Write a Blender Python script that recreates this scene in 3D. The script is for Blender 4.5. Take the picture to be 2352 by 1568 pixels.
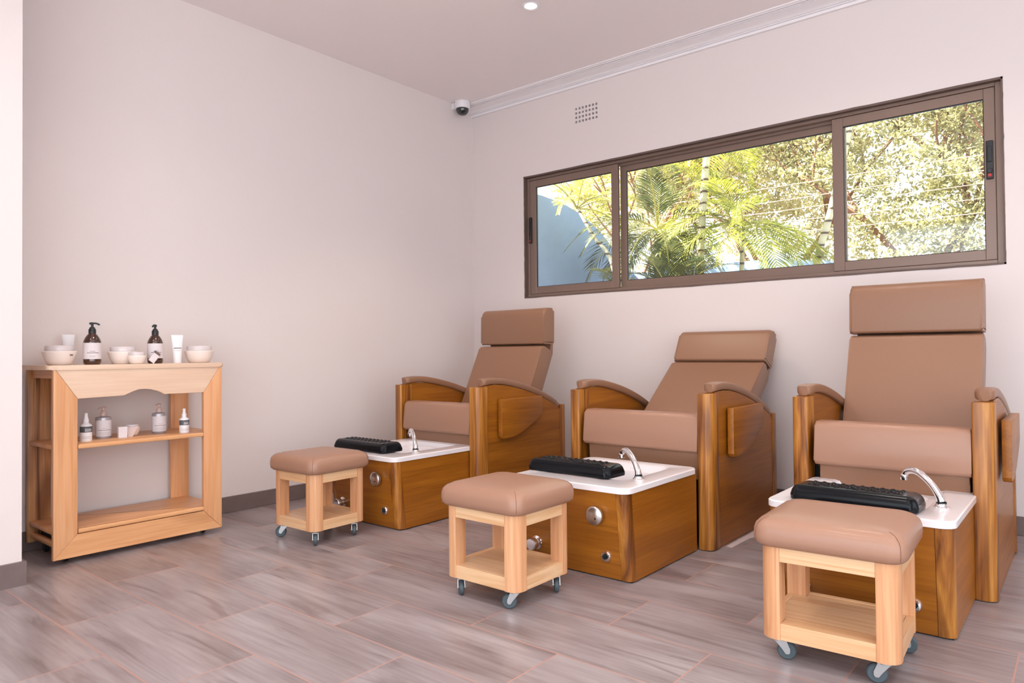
import bpy, bmesh, math, random
from mathutils import Vector, Matrix, noise
random.seed(7)
S = bpy.context.scene
for o in list(bpy.data.objects): bpy.data.objects.remove(o)
C = S.collection
PI = math.pi

# ------------------------------------------------------------------ camera
yaw, pitch, roll = math.radians(-39.483), math.radians(0.872), math.radians(-0.511)
F = Vector((math.sin(yaw)*math.cos(pitch), math.cos(yaw)*math.cos(pitch), math.sin(pitch)))
R0 = Vector((math.cos(yaw), -math.sin(yaw), 0)); U0 = R0.cross(F)
RR = R0*math.cos(roll)+U0*math.sin(roll); UU = -R0*math.sin(roll)+U0*math.cos(roll)
cam = bpy.data.objects.new('camera', bpy.data.cameras.new('camera')); C.objects.link(cam)
cam.data.sensor_width = 36; cam.data.lens = 36*1617.45/2352
cam.data.clip_start = .05; cam.data.clip_end = 200
cam.matrix_world = Matrix(((RR.x, UU.x, -F.x, 4.0799), (RR.y, UU.y, -F.y, -4.4446), (RR.z, UU.z, -F.z, .96), (0, 0, 0, 1)))
S.camera = cam

# ------------------------------------------------------------------ light
w = bpy.data.worlds.new('world'); S.world = w; w.use_nodes = True
bg = w.node_tree.nodes['Background']
bg.inputs[0].default_value = (.84, .92, 1, 1); bg.inputs[1].default_value = 2.8
sun = bpy.data.objects.new('sun', bpy.data.lights.new('sun', 'SUN')); C.objects.link(sun)
sun.data.energy = 32; sun.data.angle = .012; sun.data.color = (1, .93, .78)
sun.rotation_euler = Vector((.62, .30, -.72)).to_track_quat('-Z', 'Y').to_euler()
def area(name, loc, d, sx, sy, e, col):
    l = bpy.data.objects.new(name, bpy.data.lights.new(name, 'AREA')); C.objects.link(l)
    l.data.shape = 'RECTANGLE'; l.data.size = sx; l.data.size_y = sy; l.data.energy = e; l.data.color = col
    l.location = loc; l.rotation_euler = Vector(d).to_track_quat('-Z', 'Z').to_euler()
    return l
# daylight entering by the glazed openings behind and to the right of the camera
area('daylight_back_opening', (4.1, -5.55, 1.35), (0, 1, 0), 4.0, 2.3, 24, (.82, .92, 1))
area('daylight_right_opening', (6.23, -3.7, 1.35), (-1, 0, 0), 3.0, 2.3, 10, (.82, .92, 1))
# the room's other recessed ceiling lamps, outside the frame
for lx, ly in ((3.1, -1.13), (4.7, -1.13), (1.52, -2.9), (3.1, -2.9), (4.7, -2.9), (1.52, -4.6), (3.1, -4.6), (4.7, -4.6)):
    q = bpy.data.objects.new('ceiling_lamp', bpy.data.lights.new('ceiling_lamp', 'SPOT')); C.objects.link(q); q.location = (lx, ly, 3.02)
    q.data.energy = 50; q.data.spot_size = 2.5; q.data.spot_blend = .9; q.data.shadow_soft_size = .22; q.data.color = (1, .90, .82)
vs = S.view_settings
vs.view_transform = 'Standard'; vs.look = 'None'; vs.gamma = 1; vs.exposure = 0.23; vs.use_curve_mapping = False

# ------------------------------------------------------------------ materials
def sr(r, g, b):
    f = lambda c: ((c/255+.055)/1.055)**2.4 if c > 10 else c/255/12.92
    return (f(r), f(g), f(b), 1)
def mat(name, col, rough=.5, metal=0, bump=0, bscale=200, coat=0, var=0, vscale=3, spec=.5, trans=0, emit=0):
    m = bpy.data.materials.new(name); m.use_nodes = True; n = m.node_tree.nodes; l = m.node_tree.links
    p = n['Principled BSDF']; p.inputs['Base Color'].default_value = col; p.inputs['Roughness'].default_value = rough
    p.inputs['Metallic'].default_value = metal; p.inputs['Coat Weight'].default_value = coat; p.inputs['Coat Roughness'].default_value = .12
    p.inputs['Specular IOR Level'].default_value = spec; p.inputs['Transmission Weight'].default_value = trans
    if emit: p.inputs['Emission Color'].default_value = col; p.inputs['Emission Strength'].default_value = emit
    tc = n.new('ShaderNodeTexCoord')
    if var:
        t = n.new('ShaderNodeTexNoise'); t.inputs['Scale'].default_value = vscale; t.inputs['Detail'].default_value = 4
        l.new(tc.outputs['Object'], t.inputs['Vector'])
        mx = n.new('ShaderNodeMix'); mx.data_type = 'RGBA'
        mx.inputs[6].default_value = tuple(c*(1-var) for c in col[:3])+(1,); mx.inputs[7].default_value = tuple(min(1, c*(1+var)) for c in col[:3])+(1,)
        l.new(t.outputs['Fac'], mx.inputs[0]); l.new(mx.outputs[2], p.inputs['Base Color'])
    if bump:
        t = n.new('ShaderNodeTexNoise'); t.inputs['Scale'].default_value = bscale; t.inputs['Detail'].default_value = 3
        l.new(tc.outputs['Object'], t.inputs['Vector'])
        b = n.new('ShaderNodeBump'); b.inputs['Strength'].default_value = bump; b.inputs['Distance'].default_value = .002
        l.new(t.outputs['Fac'], b.inputs['Height']); l.new(b.outputs['Normal'], p.inputs['Normal'])
    return m
def ramp(n, stops):
    r = n.new('ShaderNodeValToRGB'); e = r.color_ramp.elements
    while len(e) < len(stops): e.new(.5)
    for x, (pos, c) in zip(e, stops): x.position = pos; x.color = c
    return r
def wood(name, axis, stops, rough=.35, fine=60, coarse=5, coat=.3, stretch=.06, knot=0, lines=.35):
    m = bpy.data.materials.new(name); m.use_nodes = True; n = m.node_tree.nodes; l = m.node_tree.links
    p = n['Principled BSDF']; p.inputs['Roughness'].default_value = rough
    p.inputs['Coat Weight'].default_value = coat; p.inputs['Coat Roughness'].default_value = .18
    tc = n.new('ShaderNodeTexCoord'); oi = n.new('ShaderNodeObjectInfo')
    off = n.new('ShaderNodeVectorMath'); off.operation = 'MULTIPLY_ADD'
    l.new(oi.outputs['Random'], off.inputs[0]); off.inputs[1].default_value = (13, 7, 17); l.new(tc.outputs['Object'], off.inputs[2])
    mp = n.new('ShaderNodeMapping'); l.new(off.outputs[0], mp.inputs['Vector'])
    sc = [1, 1, 1]; sc['xyz'.index(axis)] = stretch; mp.inputs['Scale'].default_value = sc
    a = n.new('ShaderNodeTexNoise'); a.inputs['Scale'].default_value = coarse*3; a.inputs['Detail'].default_value = 3; a.inputs['Distortion'].default_value = .6
    l.new(mp.outputs[0], a.inputs['Vector'])
    # growth-ring bands: noise height turned into repeated lines
    mul = n.new('ShaderNodeMath'); mul.operation = 'MULTIPLY'; mul.inputs[1].default_value = 9; l.new(a.outputs['Fac'], mul.inputs[0])
    fr = n.new('ShaderNodeMath'); fr.operation = 'PINGPONG'; fr.inputs[1].default_value = 1; l.new(mul.outputs[0], fr.inputs[0])
    b = n.new('ShaderNodeTexNoise'); b.inputs['Scale'].default_value = fine*2; b.inputs['Detail'].default_value = 5
    mp2 = n.new('ShaderNodeMapping'); l.new(off.outputs[0], mp2.inputs['Vector'])
    sc = [1, 1, 1]; sc['xyz'.index(axis)] = .03; mp2.inputs['Scale'].default_value = sc; l.new(mp2.outputs[0], b.inputs['Vector'])
    m1 = n.new('ShaderNodeMix'); m1.data_type = 'FLOAT'; m1.inputs[0].default_value = lines
    l.new(a.outputs['Fac'], m1.inputs[2]); l.new(fr.outputs[0], m1.inputs[3])
    m2 = n.new('ShaderNodeMix'); m2.data_type = 'FLOAT'; m2.inputs[0].default_value = .42
    l.new(m1.outputs[0], m2.inputs[2]); l.new(b.outputs['Fac'], m2.inputs[3])
    r = ramp(n, stops); l.new(m2.outputs[0], r.inputs[0]); src = r.outputs[0]
    if knot:
        v = n.new('ShaderNodeTexNoise'); v.inputs['Scale'].default_value = 4.5; v.inputs['Detail'].default_value = 1.5
        mp3 = n.new('ShaderNodeMapping'); l.new(off.outputs[0], mp3.inputs['Vector'])
        sc = [2, 2, 2]; sc['xyz'.index(axis)] = .5; mp3.inputs['Scale'].default_value = sc; l.new(mp3.outputs[0], v.inputs['Vector'])
        rr = ramp(n, [(.56, (0, 0, 0, 1)), (.70, (1, 1, 1, 1))]); l.new(v.outputs['Fac'], rr.inputs[0])
        mk = n.new('ShaderNodeMath'); mk.operation = 'MULTIPLY'; mk.inputs[1].default_value = knot; l.new(rr.outputs[0], mk.inputs[0])
        mx = n.new('ShaderNodeMix'); mx.data_type = 'RGBA'; mx.blend_type = 'MULTIPLY'
        l.new(mk.outputs[0], mx.inputs[0]); l.new(src, mx.inputs[6]); mx.inputs[7].default_value = (.33, .22, .16, 1); src = mx.outputs[2]
    l.new(src, p.inputs['Base Color'])
    bu = n.new('ShaderNodeBump'); bu.inputs['Strength'].default_value = .12; bu.inputs['Distance'].default_value = .001
    l.new(b.outputs['Fac'], bu.inputs['Height']); l.new(bu.outputs['Normal'], p.inputs['Normal'])
    return m
honey = [(.26, sr(120, 67, 9)), (.45, sr(148, 86, 16)), (.58, sr(161, 97, 21)), (.78, sr(175, 111, 30))]
M = {}
M['honey_y'] = wood('honey_veneer_lengthwise', 'y', honey, rough=.4, lines=.12, coat=.12)
M['honey_x'] = wood('honey_veneer_crosswise', 'x', honey, rough=.4, lines=.12, coat=.12)
teak = [(.25, sr(80, 42, 11)), (.40, sr(136, 78, 20)), (.58, sr(168, 106, 37)), (.8, sr(202, 143, 64))]
M['teak_z'] = wood('figured_solid_wood', 'z', teak, rough=.38, coat=.15, coarse=4, lines=.5, knot=.7)
pine = [(.3, sr(208, 156, 110)), (.48, sr(222, 178, 134)), (.6, sr(229, 190, 148)), (.78, sr(236, 202, 163))]
M['pine_x'] = wood('pale_pine_x', 'x', pine, rough=.42, lines=.3, coat=.15)
M['pine_y'] = wood('pale_pine_y', 'y', pine, rough=.42, lines=.3, coat=.15)
ash = [(.3, sr(198, 136, 93)), (.48, sr(214, 158, 114)), (.62, sr(223, 170, 127)), (.8, sr(232, 188, 147))]
M['ash_z'] = wood('warm_pine_post', 'z', ash, rough=.42, lines=.3, coat=.15)
M['birch_y'] = wood('birch_y', 'y', [(.3, sr(220, 184, 156)), (.5, sr(228, 196, 170)), (.7, sr(234, 205, 181))], rough=.4, lines=.1, coat=.1)
M['cart_y'] = wood('alder_y', 'y', [(.28, sr(208, 144, 94)), (.5, sr(224, 166, 116)), (.72, sr(234, 180, 132))], rough=.4, lines=.15, coat=.15, knot=.25)
M['cart_z'] = wood('alder_z', 'z', [(.28, sr(208, 142, 94)), (.5, sr(224, 164, 116)), (.72, sr(234, 182, 138))], rough=.4, lines=.15, coat=.15, knot=.2)
M['cart_x'] = wood('alder_x', 'x', [(.3, sr(196, 130, 78)), (.5, sr(214, 150, 96)), (.7, sr(228, 168, 116))], rough=.4, lines=.3)
M['cart_dark'] = wood('spalted_board', 'z', [(.3, sr(92, 62, 40)), (.45, sr(158, 110, 70)), (.62, sr(196, 146, 98)), (.8, sr(214, 166, 118))], rough=.5, lines=.55, knot=.8)
M['leather'] = mat('tan_leatherette', sr(144, 105, 81), .36, bump=.25, bscale=420, var=.02)
M['leather2'] = mat('tan_leatherette_seat', sr(161, 120, 98), .42, coat=.12, bump=.2, bscale=420, var=.02)
M['seam'] = mat('brown_stitching', sr(120, 80, 58), .7)
M['black'] = mat('black_vinyl', (.004, .005, .007, 1), .2, spec=.2)
M['blackpit'] = mat('matte_black', (.004, .004, .004, 1), .9)  # near-black, very rough; used on the seat base and basin plinth
M['white'] = mat('white_acrylic', sr(236, 230, 232), .22, coat=.3)
M['chrome'] = mat('chrome', (.88, .87, .88, 1), .09, 1)
M['steel'] = mat('brushed_steel', (.62, .6, .59, 1), .28, 1)
M['zinc'] = mat('zinc_bracket', (.5, .5, .5, 1), .35, .9)
M['rubber'] = mat('grey_rubber', sr(70, 82, 88), .5, var=.1)
M['darkplastic'] = mat('black_plastic', (.012, .014, .016, 1), .35)
M['paint'] = mat('wall_paint', sr(227, 216, 213), .55, bump=.25, bscale=45, var=.012, vscale=1.2)
M['ceil'] = mat('ceiling_paint', sr(244, 234, 233), .6, bump=.15, bscale=30, var=.01, vscale=.8)
M['cornice'] = mat('cornice_paint', sr(240, 234, 236), .5)
M['alu'] = mat('bronze_aluminium', sr(132, 110, 98), .34, .2, var=.06, vscale=4)
M['reveal'] = mat('brown_painted_reveal', sr(104, 84, 76), .6, bump=.8, bscale=35, var=.25, vscale=9)
M['red'] = mat('red_dot', sr(190, 50, 45), .5)
M['extwall'] = mat('blue_plaster', sr(134, 156, 190), .85, bump=1, bscale=55, var=.1, vscale=7)
M['ground'] = mat('garden_soil', sr(120, 110, 80), .9, var=.3)
# glass pane: clear with a fresnel reflection
g = bpy.data.materials.new('window_glass'); g.use_nodes = True; n = g.node_tree.nodes; l = g.node_tree.links
n.remove(n['Principled BSDF']); tr = n.new('ShaderNodeBsdfTransparent'); gl = n.new('ShaderNodeBsdfGlossy'); gl.inputs['Roughness'].default_value = .02
fz = n.new('ShaderNodeFresnel'); fz.inputs[0].default_value = 1.5; ms = n.new('ShaderNodeMixShader')
l.new(fz.outputs[0], ms.inputs[0]); l.new(tr.outputs[0], ms.inputs[1]); l.new(gl.outputs[0], ms.inputs[2]); l.new(ms.outputs[0], n['Material Output'].inputs[0])
tr.inputs[0].default_value = (.96, .98, .97, 1); M['glass'] = g
# amber bottle, soap and cosmetics
M['amber'] = mat('amber_glass', sr(62, 30, 14), .08, coat=.5, spec=.7)
M['label'] = mat('paper_label', sr(222, 212, 214), .6)
M['print'] = mat('label_print', sr(112, 90, 84), .6)
M['greyprint'] = mat('grey_label_band', sr(84, 86, 90), .5, var=.15, vscale=90)
M['cream'] = mat('pearl_cream_plastic', sr(240, 226, 218), .3, coat=.2)
M['lid'] = mat('frosted_lid', sr(216, 204, 204), .25, coat=.3)
M['whitep'] = mat('white_plastic', sr(236, 232, 234), .35)
M['silverb'] = mat('silver_bottle', sr(178, 170, 174), .3, .4)
M['pinkpump'] = mat('clear_pink_pump', sr(206, 172, 162), .25)
M['domeblack'] = mat('smoked_dome', (.01, .015, .018, 1), .06, coat=1)
M['lamp'] = mat('lamp_glass', (1, .98, .96, 1), .4, emit=6)
M['paper'] = mat('white_paper', sr(214, 196, 192), .8, var=.05, vscale=40)
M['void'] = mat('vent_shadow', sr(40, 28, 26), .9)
M['cable'] = mat('fence_cable', sr(226, 196, 170), .5)

def foliage(name, c1, c2, tl=.5, sc=9):
    m = bpy.data.materials.new(name); m.use_nodes = True; n = m.node_tree.nodes; l = m.node_tree.links
    p = n['Principled BSDF']; p.inputs['Roughness'].default_value = .5
    t = n.new('ShaderNodeTexNoise'); t.inputs['Scale'].default_value = sc; tc = n.new('ShaderNodeTexCoord'); l.new(tc.outputs['Object'], t.inputs['Vector'])
    r = ramp(n, [(.35, c1), (.65, c2)]); l.new(t.outputs['Fac'], r.inputs[0]); l.new(r.outputs[0], p.inputs['Base Color'])
    q = n.new('ShaderNodeBsdfTranslucent'); l.new(r.outputs[0], q.inputs[0])
    ms = n.new('ShaderNodeMixShader'); ms.inputs[0].default_value = tl
    l.new(p.outputs[0], ms.inputs[1]); l.new(q.outputs[0], ms.inputs[2]); l.new(ms.outputs[0], n['Material Output'].inputs[0])
    return m
M['frond'] = foliage('palm_leaf', sr(112, 122, 38), sr(178, 176, 66), .45)
M['frondlight'] = foliage('palm_leaf_pale', sr(138, 134, 52), sr(196, 186, 98), .45)
M['frond_dk'] = foliage('palm_leaf_green', sr(66, 78, 52), sr(110, 112, 70), .35)
M['stalk'] = mat('palm_stalk', sr(190, 180, 100), .5)
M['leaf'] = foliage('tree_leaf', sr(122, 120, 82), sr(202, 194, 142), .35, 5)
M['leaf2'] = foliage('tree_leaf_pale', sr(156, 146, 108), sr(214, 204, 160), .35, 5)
M['bark'] = mat('tree_bark', sr(128, 88, 66), .8, bump=1, bscale=30)
# ringed palm bark
pb = bpy.data.materials.new('ringed_palm_bark'); pb.use_nodes = True; n = pb.node_tree.nodes; l = pb.node_tree.links
tc = n.new('ShaderNodeTexCoord'); wv = n.new('ShaderNodeTexWave'); wv.bands_direction = 'Z'; wv.inputs['Scale'].default_value = 2.6; wv.inputs['Distortion'].default_value = 1.5
wv.inputs['Detail Scale'].default_value = 1; l.new(tc.outputs['Object'], wv.inputs['Vector'])
r = ramp(n, [(0, sr(84, 70, 62)), (.06, sr(120, 104, 92)), (.12, sr(196, 186, 164)), (1, sr(206, 200, 176))]); l.new(wv.outputs['Fac'], r.inputs[0]); l.new(r.outputs[0], n['Principled BSDF'].inputs['Base Color'])
n['Principled BSDF'].inputs['Roughness'].default_value = .8; M['palmbark'] = pb

# floor: wood-look porcelain planks, 0.757 x 0.303 m, half bond
fm = bpy.data.materials.new('wood_look_floor_tile'); fm.use_nodes = True; n = fm.node_tree.nodes; l = fm.node_tree.links
p = n['Principled BSDF']; tc = n.new('ShaderNodeTexCoord')
mp = n.new('ShaderNodeMapping'); mp.inputs['Location'].default_value = (-1.238+.757*10.5, 3.527+.303*20, 0); l.new(tc.outputs['Object'], mp.inputs['Vector'])
br = n.new('ShaderNodeTexBrick'); br.offset = .5; br.offset_frequency = 2; br.squash = 1
br.inputs['Scale'].default_value = 1; br.inputs['Brick Width'].default_value = .757; br.inputs['Row Height'].default_value = .303
br.inputs['Mortar Size'].default_value = .0026; br.inputs['Mortar Smooth'].default_value = .1; br.inputs['Bias'].default_value = 0
br.inputs['Color1'].default_value = (0, 0, 0, 1); br.inputs['Color2'].default_value = (1, 1, 1, 1); br.inputs['Mortar'].default_value = (0, 0, 0, 1)
l.new(mp.outputs[0], br.inputs['Vector'])
sep = n.new('ShaderNodeSeparateColor'); l.new(br.outputs['Color'], sep.inputs[0])
ofs = n.new('ShaderNodeVectorMath'); ofs.operation = 'MULTIPLY_ADD'; l.new(sep.outputs[0], ofs.inputs[0]); ofs.inputs[1].default_value = (31, 17, 43); l.new(tc.outputs['Object'], ofs.inputs[2])
def fnoise(scale, sx, sy, det, dist=0):
    q = n.new('ShaderNodeMapping'); q.inputs['Scale'].default_value = (sx, sy, 1); l.new(ofs.outputs[0], q.inputs['Vector'])
    t = n.new('ShaderNodeTexNoise'); t.inputs['Scale'].default_value = scale; t.inputs['Detail'].default_value = det; t.inputs['Distortion'].default_value = dist
    l.new(q.outputs[0], t.inputs['Vector']); return t
big = fnoise(3.2, .5, 1.9, 4, .5); fine = fnoise(9, .4, 6.5, 8, .3); 
mx = n.new('ShaderNodeMix'); mx.data_type = 'FLOAT'; mx.inputs[0].default_value = .36; l.new(big.outputs['Fac'], mx.inputs[2]); l.new(fine.outputs['Fac'], mx.inputs[3])
r1 = ramp(n, [(.28, sr(109, 96, 96)), (.42, sr(136, 123, 123)), (.54, sr(153, 142, 143)), (.68, sr(169, 160, 161))]); l.new(mx.outputs[0], r1.inputs[0])
st = fnoise(3.6, .45, 3.2, 5, 1.4); r2 = ramp(n, [(.58, (0, 0, 0, 1)), (.72, (1, 1, 1, 1))]); l.new(st.outputs['Fac'], r2.inputs[0])
ms2 = n.new('ShaderNodeMath'); ms2.operation = 'MULTIPLY'; ms2.inputs[1].default_value = .55; l.new(r2.outputs[0], ms2.inputs[0])
cm = n.new('ShaderNodeMix'); cm.data_type = 'RGBA'; l.new(ms2.outputs[0], cm.inputs[0]); l.new(r1.outputs[0], cm.inputs[6]); cm.inputs[7].default_value = sr(98, 80, 80)
gm = n.new('ShaderNodeMix'); gm.data_type = 'RGBA'; l.new(br.outputs['Fac'], gm.inputs[0]); l.new(cm.outputs[2], gm.inputs[6]); gm.inputs[7].default_value = sr(180, 138, 126)
l.new(gm.outputs[2], p.inputs['Base Color']); p.inputs['Roughness'].default_value = .3; p.inputs['Specular IOR Level'].default_value = .5
bu = n.new('ShaderNodeBump'); bu.inputs['Strength'].default_value = .15; bu.inputs['Distance'].default_value = .002; l.new(fine.outputs['Fac'], bu.inputs['Height'])
bu2 = n.new('ShaderNodeBump'); bu2.inputs['Strength'].default_value = .4; bu2.inputs['Distance'].default_value = .002; bu2.invert = True
l.new(br.outputs['Fac'], bu2.inputs['Height']); l.new(bu.outputs[0], bu2.inputs['Normal']); l.new(bu2.outputs[0], p.inputs['Normal'])
M['floor'] = fm
M['skirting'] = mat('skirting_tile', sr(118, 102, 99), .35, var=.18, vscale=14)

# ------------------------------------------------------------------ mesh helpers
def obj(name, bm, m, parent=None, smooth=True, angle=40, sub=0):
    me = bpy.data.meshes.new(name); bmesh.ops.recalc_face_normals(bm, faces=bm.faces)
    bm.to_mesh(me); bm.free()
    for mm in (m if isinstance(m, (list, tuple)) else [m]): me.materials.append(mm)
    o = bpy.data.objects.new(name, me); C.objects.link(o)
    if parent: o.parent = parent
    if smooth:
        for f in me.polygons: f.use_smooth = True
        me.set_sharp_from_angle(angle=math.radians(angle))
    if sub:
        s = o.modifiers.new('s', 'SUBSURF'); s.levels = sub; s.render_levels = sub
    return o
def thing(name, label, cat, loc=(0, 0, 0), rz=0, group=None):
    o = bpy.data.objects.new(name, None); C.objects.link(o); o.location = loc; o.rotation_euler = (0, 0, rz)
    o.empty_display_size = .1
    o['label'] = label; o['category'] = cat
    if group: o['group'] = group
    return o
def tag(o, label, cat, group=None, kind=None):
    o['label'] = label; o['category'] = cat
    if group: o['group'] = group
    if kind: o['kind'] = kind
    return o
def struct(o): o['kind'] = 'structure'; return o
def B(): return bmesh.new()
def box(bm, x0, x1, y0, y1, z0, z1, bev=0, seg=2, mi=0):
    r = bmesh.ops.create_cube(bm, size=1); vs_ = r['verts']
    bmesh.ops.scale(bm, vec=(x1-x0, y1-y0, z1-z0), verts=vs_)
    bmesh.ops.translate(bm, vec=((x0+x1)/2, (y0+y1)/2, (z0+z1)/2), verts=vs_)
    fs = {f for v in vs_ for f in v.link_faces}
    for f in fs: f.material_index = mi
    if bev:
        es = list({e for v in vs_ for e in v.link_edges})
        r = bmesh.ops.bevel(bm, geom=es, offset=bev, segments=seg, affect='EDGES', profile=.5)
        for f in r['faces']: f.material_index = mi
    return bm
def prism(bm, pts, a0, a1, plane='yz', bev=0, seg=2, mi=0):
    """polygon pts in a plane, extruded along the remaining axis from a0 to a1"""
    def P(u, v, a):
        return {'yz': (a, u, v), 'xz': (u, a, v), 'xy': (u, v, a)}[plane]
    lo = [bm.verts.new(P(u, v, a0)) for u, v in pts]; hi = [bm.verts.new(P(u, v, a1)) for u, v in pts]
    fs = [bm.faces.new(lo), bm.faces.new(list(reversed(hi)))]
    k = len(pts)
    for i in range(k): fs.append(bm.faces.new((lo[i], lo[(i+1) % k], hi[(i+1) % k], hi[i])))
    for f in fs: f.material_index = mi
    if bev:
        es = [e for f in fs[:2] for e in f.edges]
        bmesh.ops.bevel(bm, geom=list(set(es)), offset=bev, segments=seg, affect='EDGES', profile=.5)
    return bm
def rrect(x0, x1, y0, y1, r, k=6):
    """rounded rectangle; r = radius or 4 radii (x0y0, x1y0, x1y1, x0y1)"""
    rs = r if isinstance(r, (list, tuple)) else [r]*4
    out = []
    for (cx, cy, sx, sy, a0), q in zip(((x0, y0, 1, 1, PI), (x1, y0, -1, 1, 1.5*PI), (x1, y1, -1, -1, 0), (x0, y1, 1, -1, .5*PI)), rs):
        if q <= 0: out.append((cx, cy)); continue
        for i in range(k+1):
            a = a0+PI/2*i/k; out.append((cx+sx*q+q*math.cos(a), cy+sy*q+q*math.sin(a)))
    return out
def lathe(bm, prof, seg=32, cx=0, cy=0, cz=0, axis='z', mi=0):
    rings = []
    for r, z in prof:
        ring = []
        for i in range(seg):
            a = 2*PI*i/seg; c, s = r*math.cos(a), r*math.sin(a)
            v = {'z': (cx+c, cy+s, cz+z), 'y': (cx+c, cy+z, cz+s), 'x': (cx+z, cy+c, cz+s)}[axis]
            ring.append(bm.verts.new(v))
        rings.append(ring)
    fs = []
    for a, b in zip(rings, rings[1:]):
        for i in range(seg): fs.append(bm.faces.new((a[i], a[(i+1) % seg], b[(i+1) % seg], b[i])))
    if prof[0][0] > 1e-5: fs.append(bm.faces.new(rings[0]))
    if prof[-1][0] > 1e-5: fs.append(bm.faces.new(list(reversed(rings[-1]))))
    for f in fs: f.material_index = mi
    bmesh.ops.remove_doubles(bm, verts=[v for r in (rings[0], rings[-1]) for v in r], dist=1e-6)
    return bm
def tube(bm, pts, rad, seg=10, mi=0, cap=True):
    pts = [Vector(p) for p in pts]; rad = rad if isinstance(rad, (list, tuple)) else [rad]*len(pts)
    rings = []; up = Vector((0, 0, 1))
    for i, p in enumerate(pts):
        t = (pts[min(i+1, len(pts)-1)]-pts[max(i-1, 0)]).normalized()
        if abs(t.dot(up)) > .98: up = Vector((1, 0, 0))
        s = t.cross(up).normalized(); u = s.cross(t)
        rings.append([bm.verts.new(p+(s*math.cos(2*PI*k/seg)+u*math.sin(2*PI*k/seg))*rad[i]) for k in range(seg)])
        up = u
    for a, b in zip(rings, rings[1:]):
        for k in range(seg):
            f = bm.faces.new((a[k], a[(k+1) % seg], b[(k+1) % seg], b[k])); f.material_index = mi
    if cap:
        bm.faces.new(rings[0]).material_index = mi; bm.faces.new(list(reversed(rings[-1]))).material_index = mi
    return bm
def bez(pts, k=16):
    """Catmull-Rom through the points"""
    P = [Vector(p) for p in pts]; P = [P[0]*2-P[1]]+P+[P[-1]*2-P[-2]]; out = []
    for i in range(1, len(P)-2):
        a, b, c, d = P[i-1:i+3]
        for j in range(k):
            t = j/k; out.append(.5*((2*b)+(c-a)*t+(2*a-5*b+4*c-d)*t*t+(3*b-a-3*c+d)*t**3))
    out.append(P[-2]); return out

# ------------------------------------------------------------------ room
H = 3.035; X1 = 6.3; Y0 = -5.6
bm = B(); box(bm, -.25, X1+.2, Y0-.2, .25, -.12, 0); struct(obj('floor', bm, M['floor'], smooth=False))
bm = B(); box(bm, -.25, X1+.2, Y0-.2, .25, H, H+.15); struct(obj('ceiling', bm, M['ceil'], smooth=False))
bm = B(); box(bm, -.25, 0, -3.464, 0, 0, H); box(bm, -.25, .588, Y0, -3.464, 0, H); struct(obj('wall_left', bm, M['paint'], smooth=False))
def wall_with_holes(bm, a0, a1, holes, d0, d1, plane='xz', top=H):
    xs = sorted({a0, a1} | {h[0] for h in holes} | {h[1] for h in holes}); zs = sorted({0, top} | {h[2] for h in holes} | {h[3] for h in holes})
    for i in range(len(xs)-1):
        for j in range(len(zs)-1):
            cx, cz = (xs[i]+xs[i+1])/2, (zs[j]+zs[j+1])/2
            if any(h[0] < cx < h[1] and h[2] < cz < h[3] for h in holes): continue
            if plane == 'xz': box(bm, xs[i], xs[i+1], d0, d1, zs[j], zs[j+1])
            else: box(bm, d0, d1, xs[i], xs[i+1], zs[j], zs[j+1])
    bmesh.ops.remove_doubles(bm, verts=bm.verts, dist=1e-5)
    seen = {}
    for f in list(bm.faces):
        k = tuple(sorted(v.index for v in f.verts)); 
        seen.setdefault(k, []).append(f)
    kill = [f for v in seen.values() if len(v) > 1 for f in v]
    if kill: bmesh.ops.delete(bm, geom=kill, context='FACES')
    return bm
WX0, WX1, WZ0, WZ1 = .556, 3.743, 1.394, 2.373
bm = B(); bm2 = wall_with_holes(bm, -.25, X1+.2, [(WX0, WX1, WZ0, WZ1), (1.056, 1.268, 2.694, 2.826)], 0, .17)
struct(obj('wall_window_side', bm, M['paint'], smooth=False))
bm = B(); wall_with_holes(bm, -.25, X1+.2, [(2.0, 6.2, .12, 2.5)], Y0-.2, Y0); struct(obj('wall_back', bm, M['paint'], smooth=False))
bm = B(); wall_with_holes(bm, Y0, 0, [(-5.3, -2.1, .12, 2.5)], X1, X1+.2, 'yz'); struct(obj('wall_right', bm, M['paint'], smooth=False))
# skirting
bm = B(); box(bm, 0, .012, -3.450, -.012, 0, .097, .002, 1); struct(obj('baseboard_left', bm, M['skirting'], smooth=False))
bm = B(); prism(bm, [(.012, -3.464), (.588, -3.464), (.588, Y0), (.602, Y0), (.602, -3.45), (.012, -3.45)], 0, .1, 'xy'); struct(obj('baseboard_jamb', bm, M['skirting'], smooth=False))
bm = B(); box(bm, 0, X1, -.012, 0, 0, .097, .002, 1); struct(obj('baseboard_window_side', bm, M['skirting'], smooth=False))
# cornice along the window wall
prof = [(0, 2.969), (-.022, 2.969), (-.025, 2.984), (-.018, 2.9865), (-.024, 2.988), (-.031, 2.990), (-.0325, 2.994), (-.026, 2.996)]
for i in range(9):
    a = i/8; prof.append((-.034-.080*a, 2.997+.024*(a**.55)-.004*a))
prof += [(-.112, 3.021), (-.124, 3.0185), (-.129, 3.0215), (-.123, 3.0245), (-.136, 3.0235), (-.142, 3.0275), (-.155, 3.028), (-.158, 3.0349), (0, 3.0349)]
bm = B(); prism(bm, prof, 0, X1, 'yz'); struct(obj('trim_1', bm, M['cornice'], angle=25))

# ------------------------------------------------------------------ window
win = bpy.data.objects.new('window_1', None); C.objects.link(win); win.location = (2.15, .06, WZ0); win['kind'] = 'structure'
ox, oy, oz = win.location
def wobj(name, bm, m, **k):
    bmesh.ops.translate(bm, vec=(-ox, -oy, -oz), verts=bm.verts); return obj(name, bm, m, win, **k)
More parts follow.
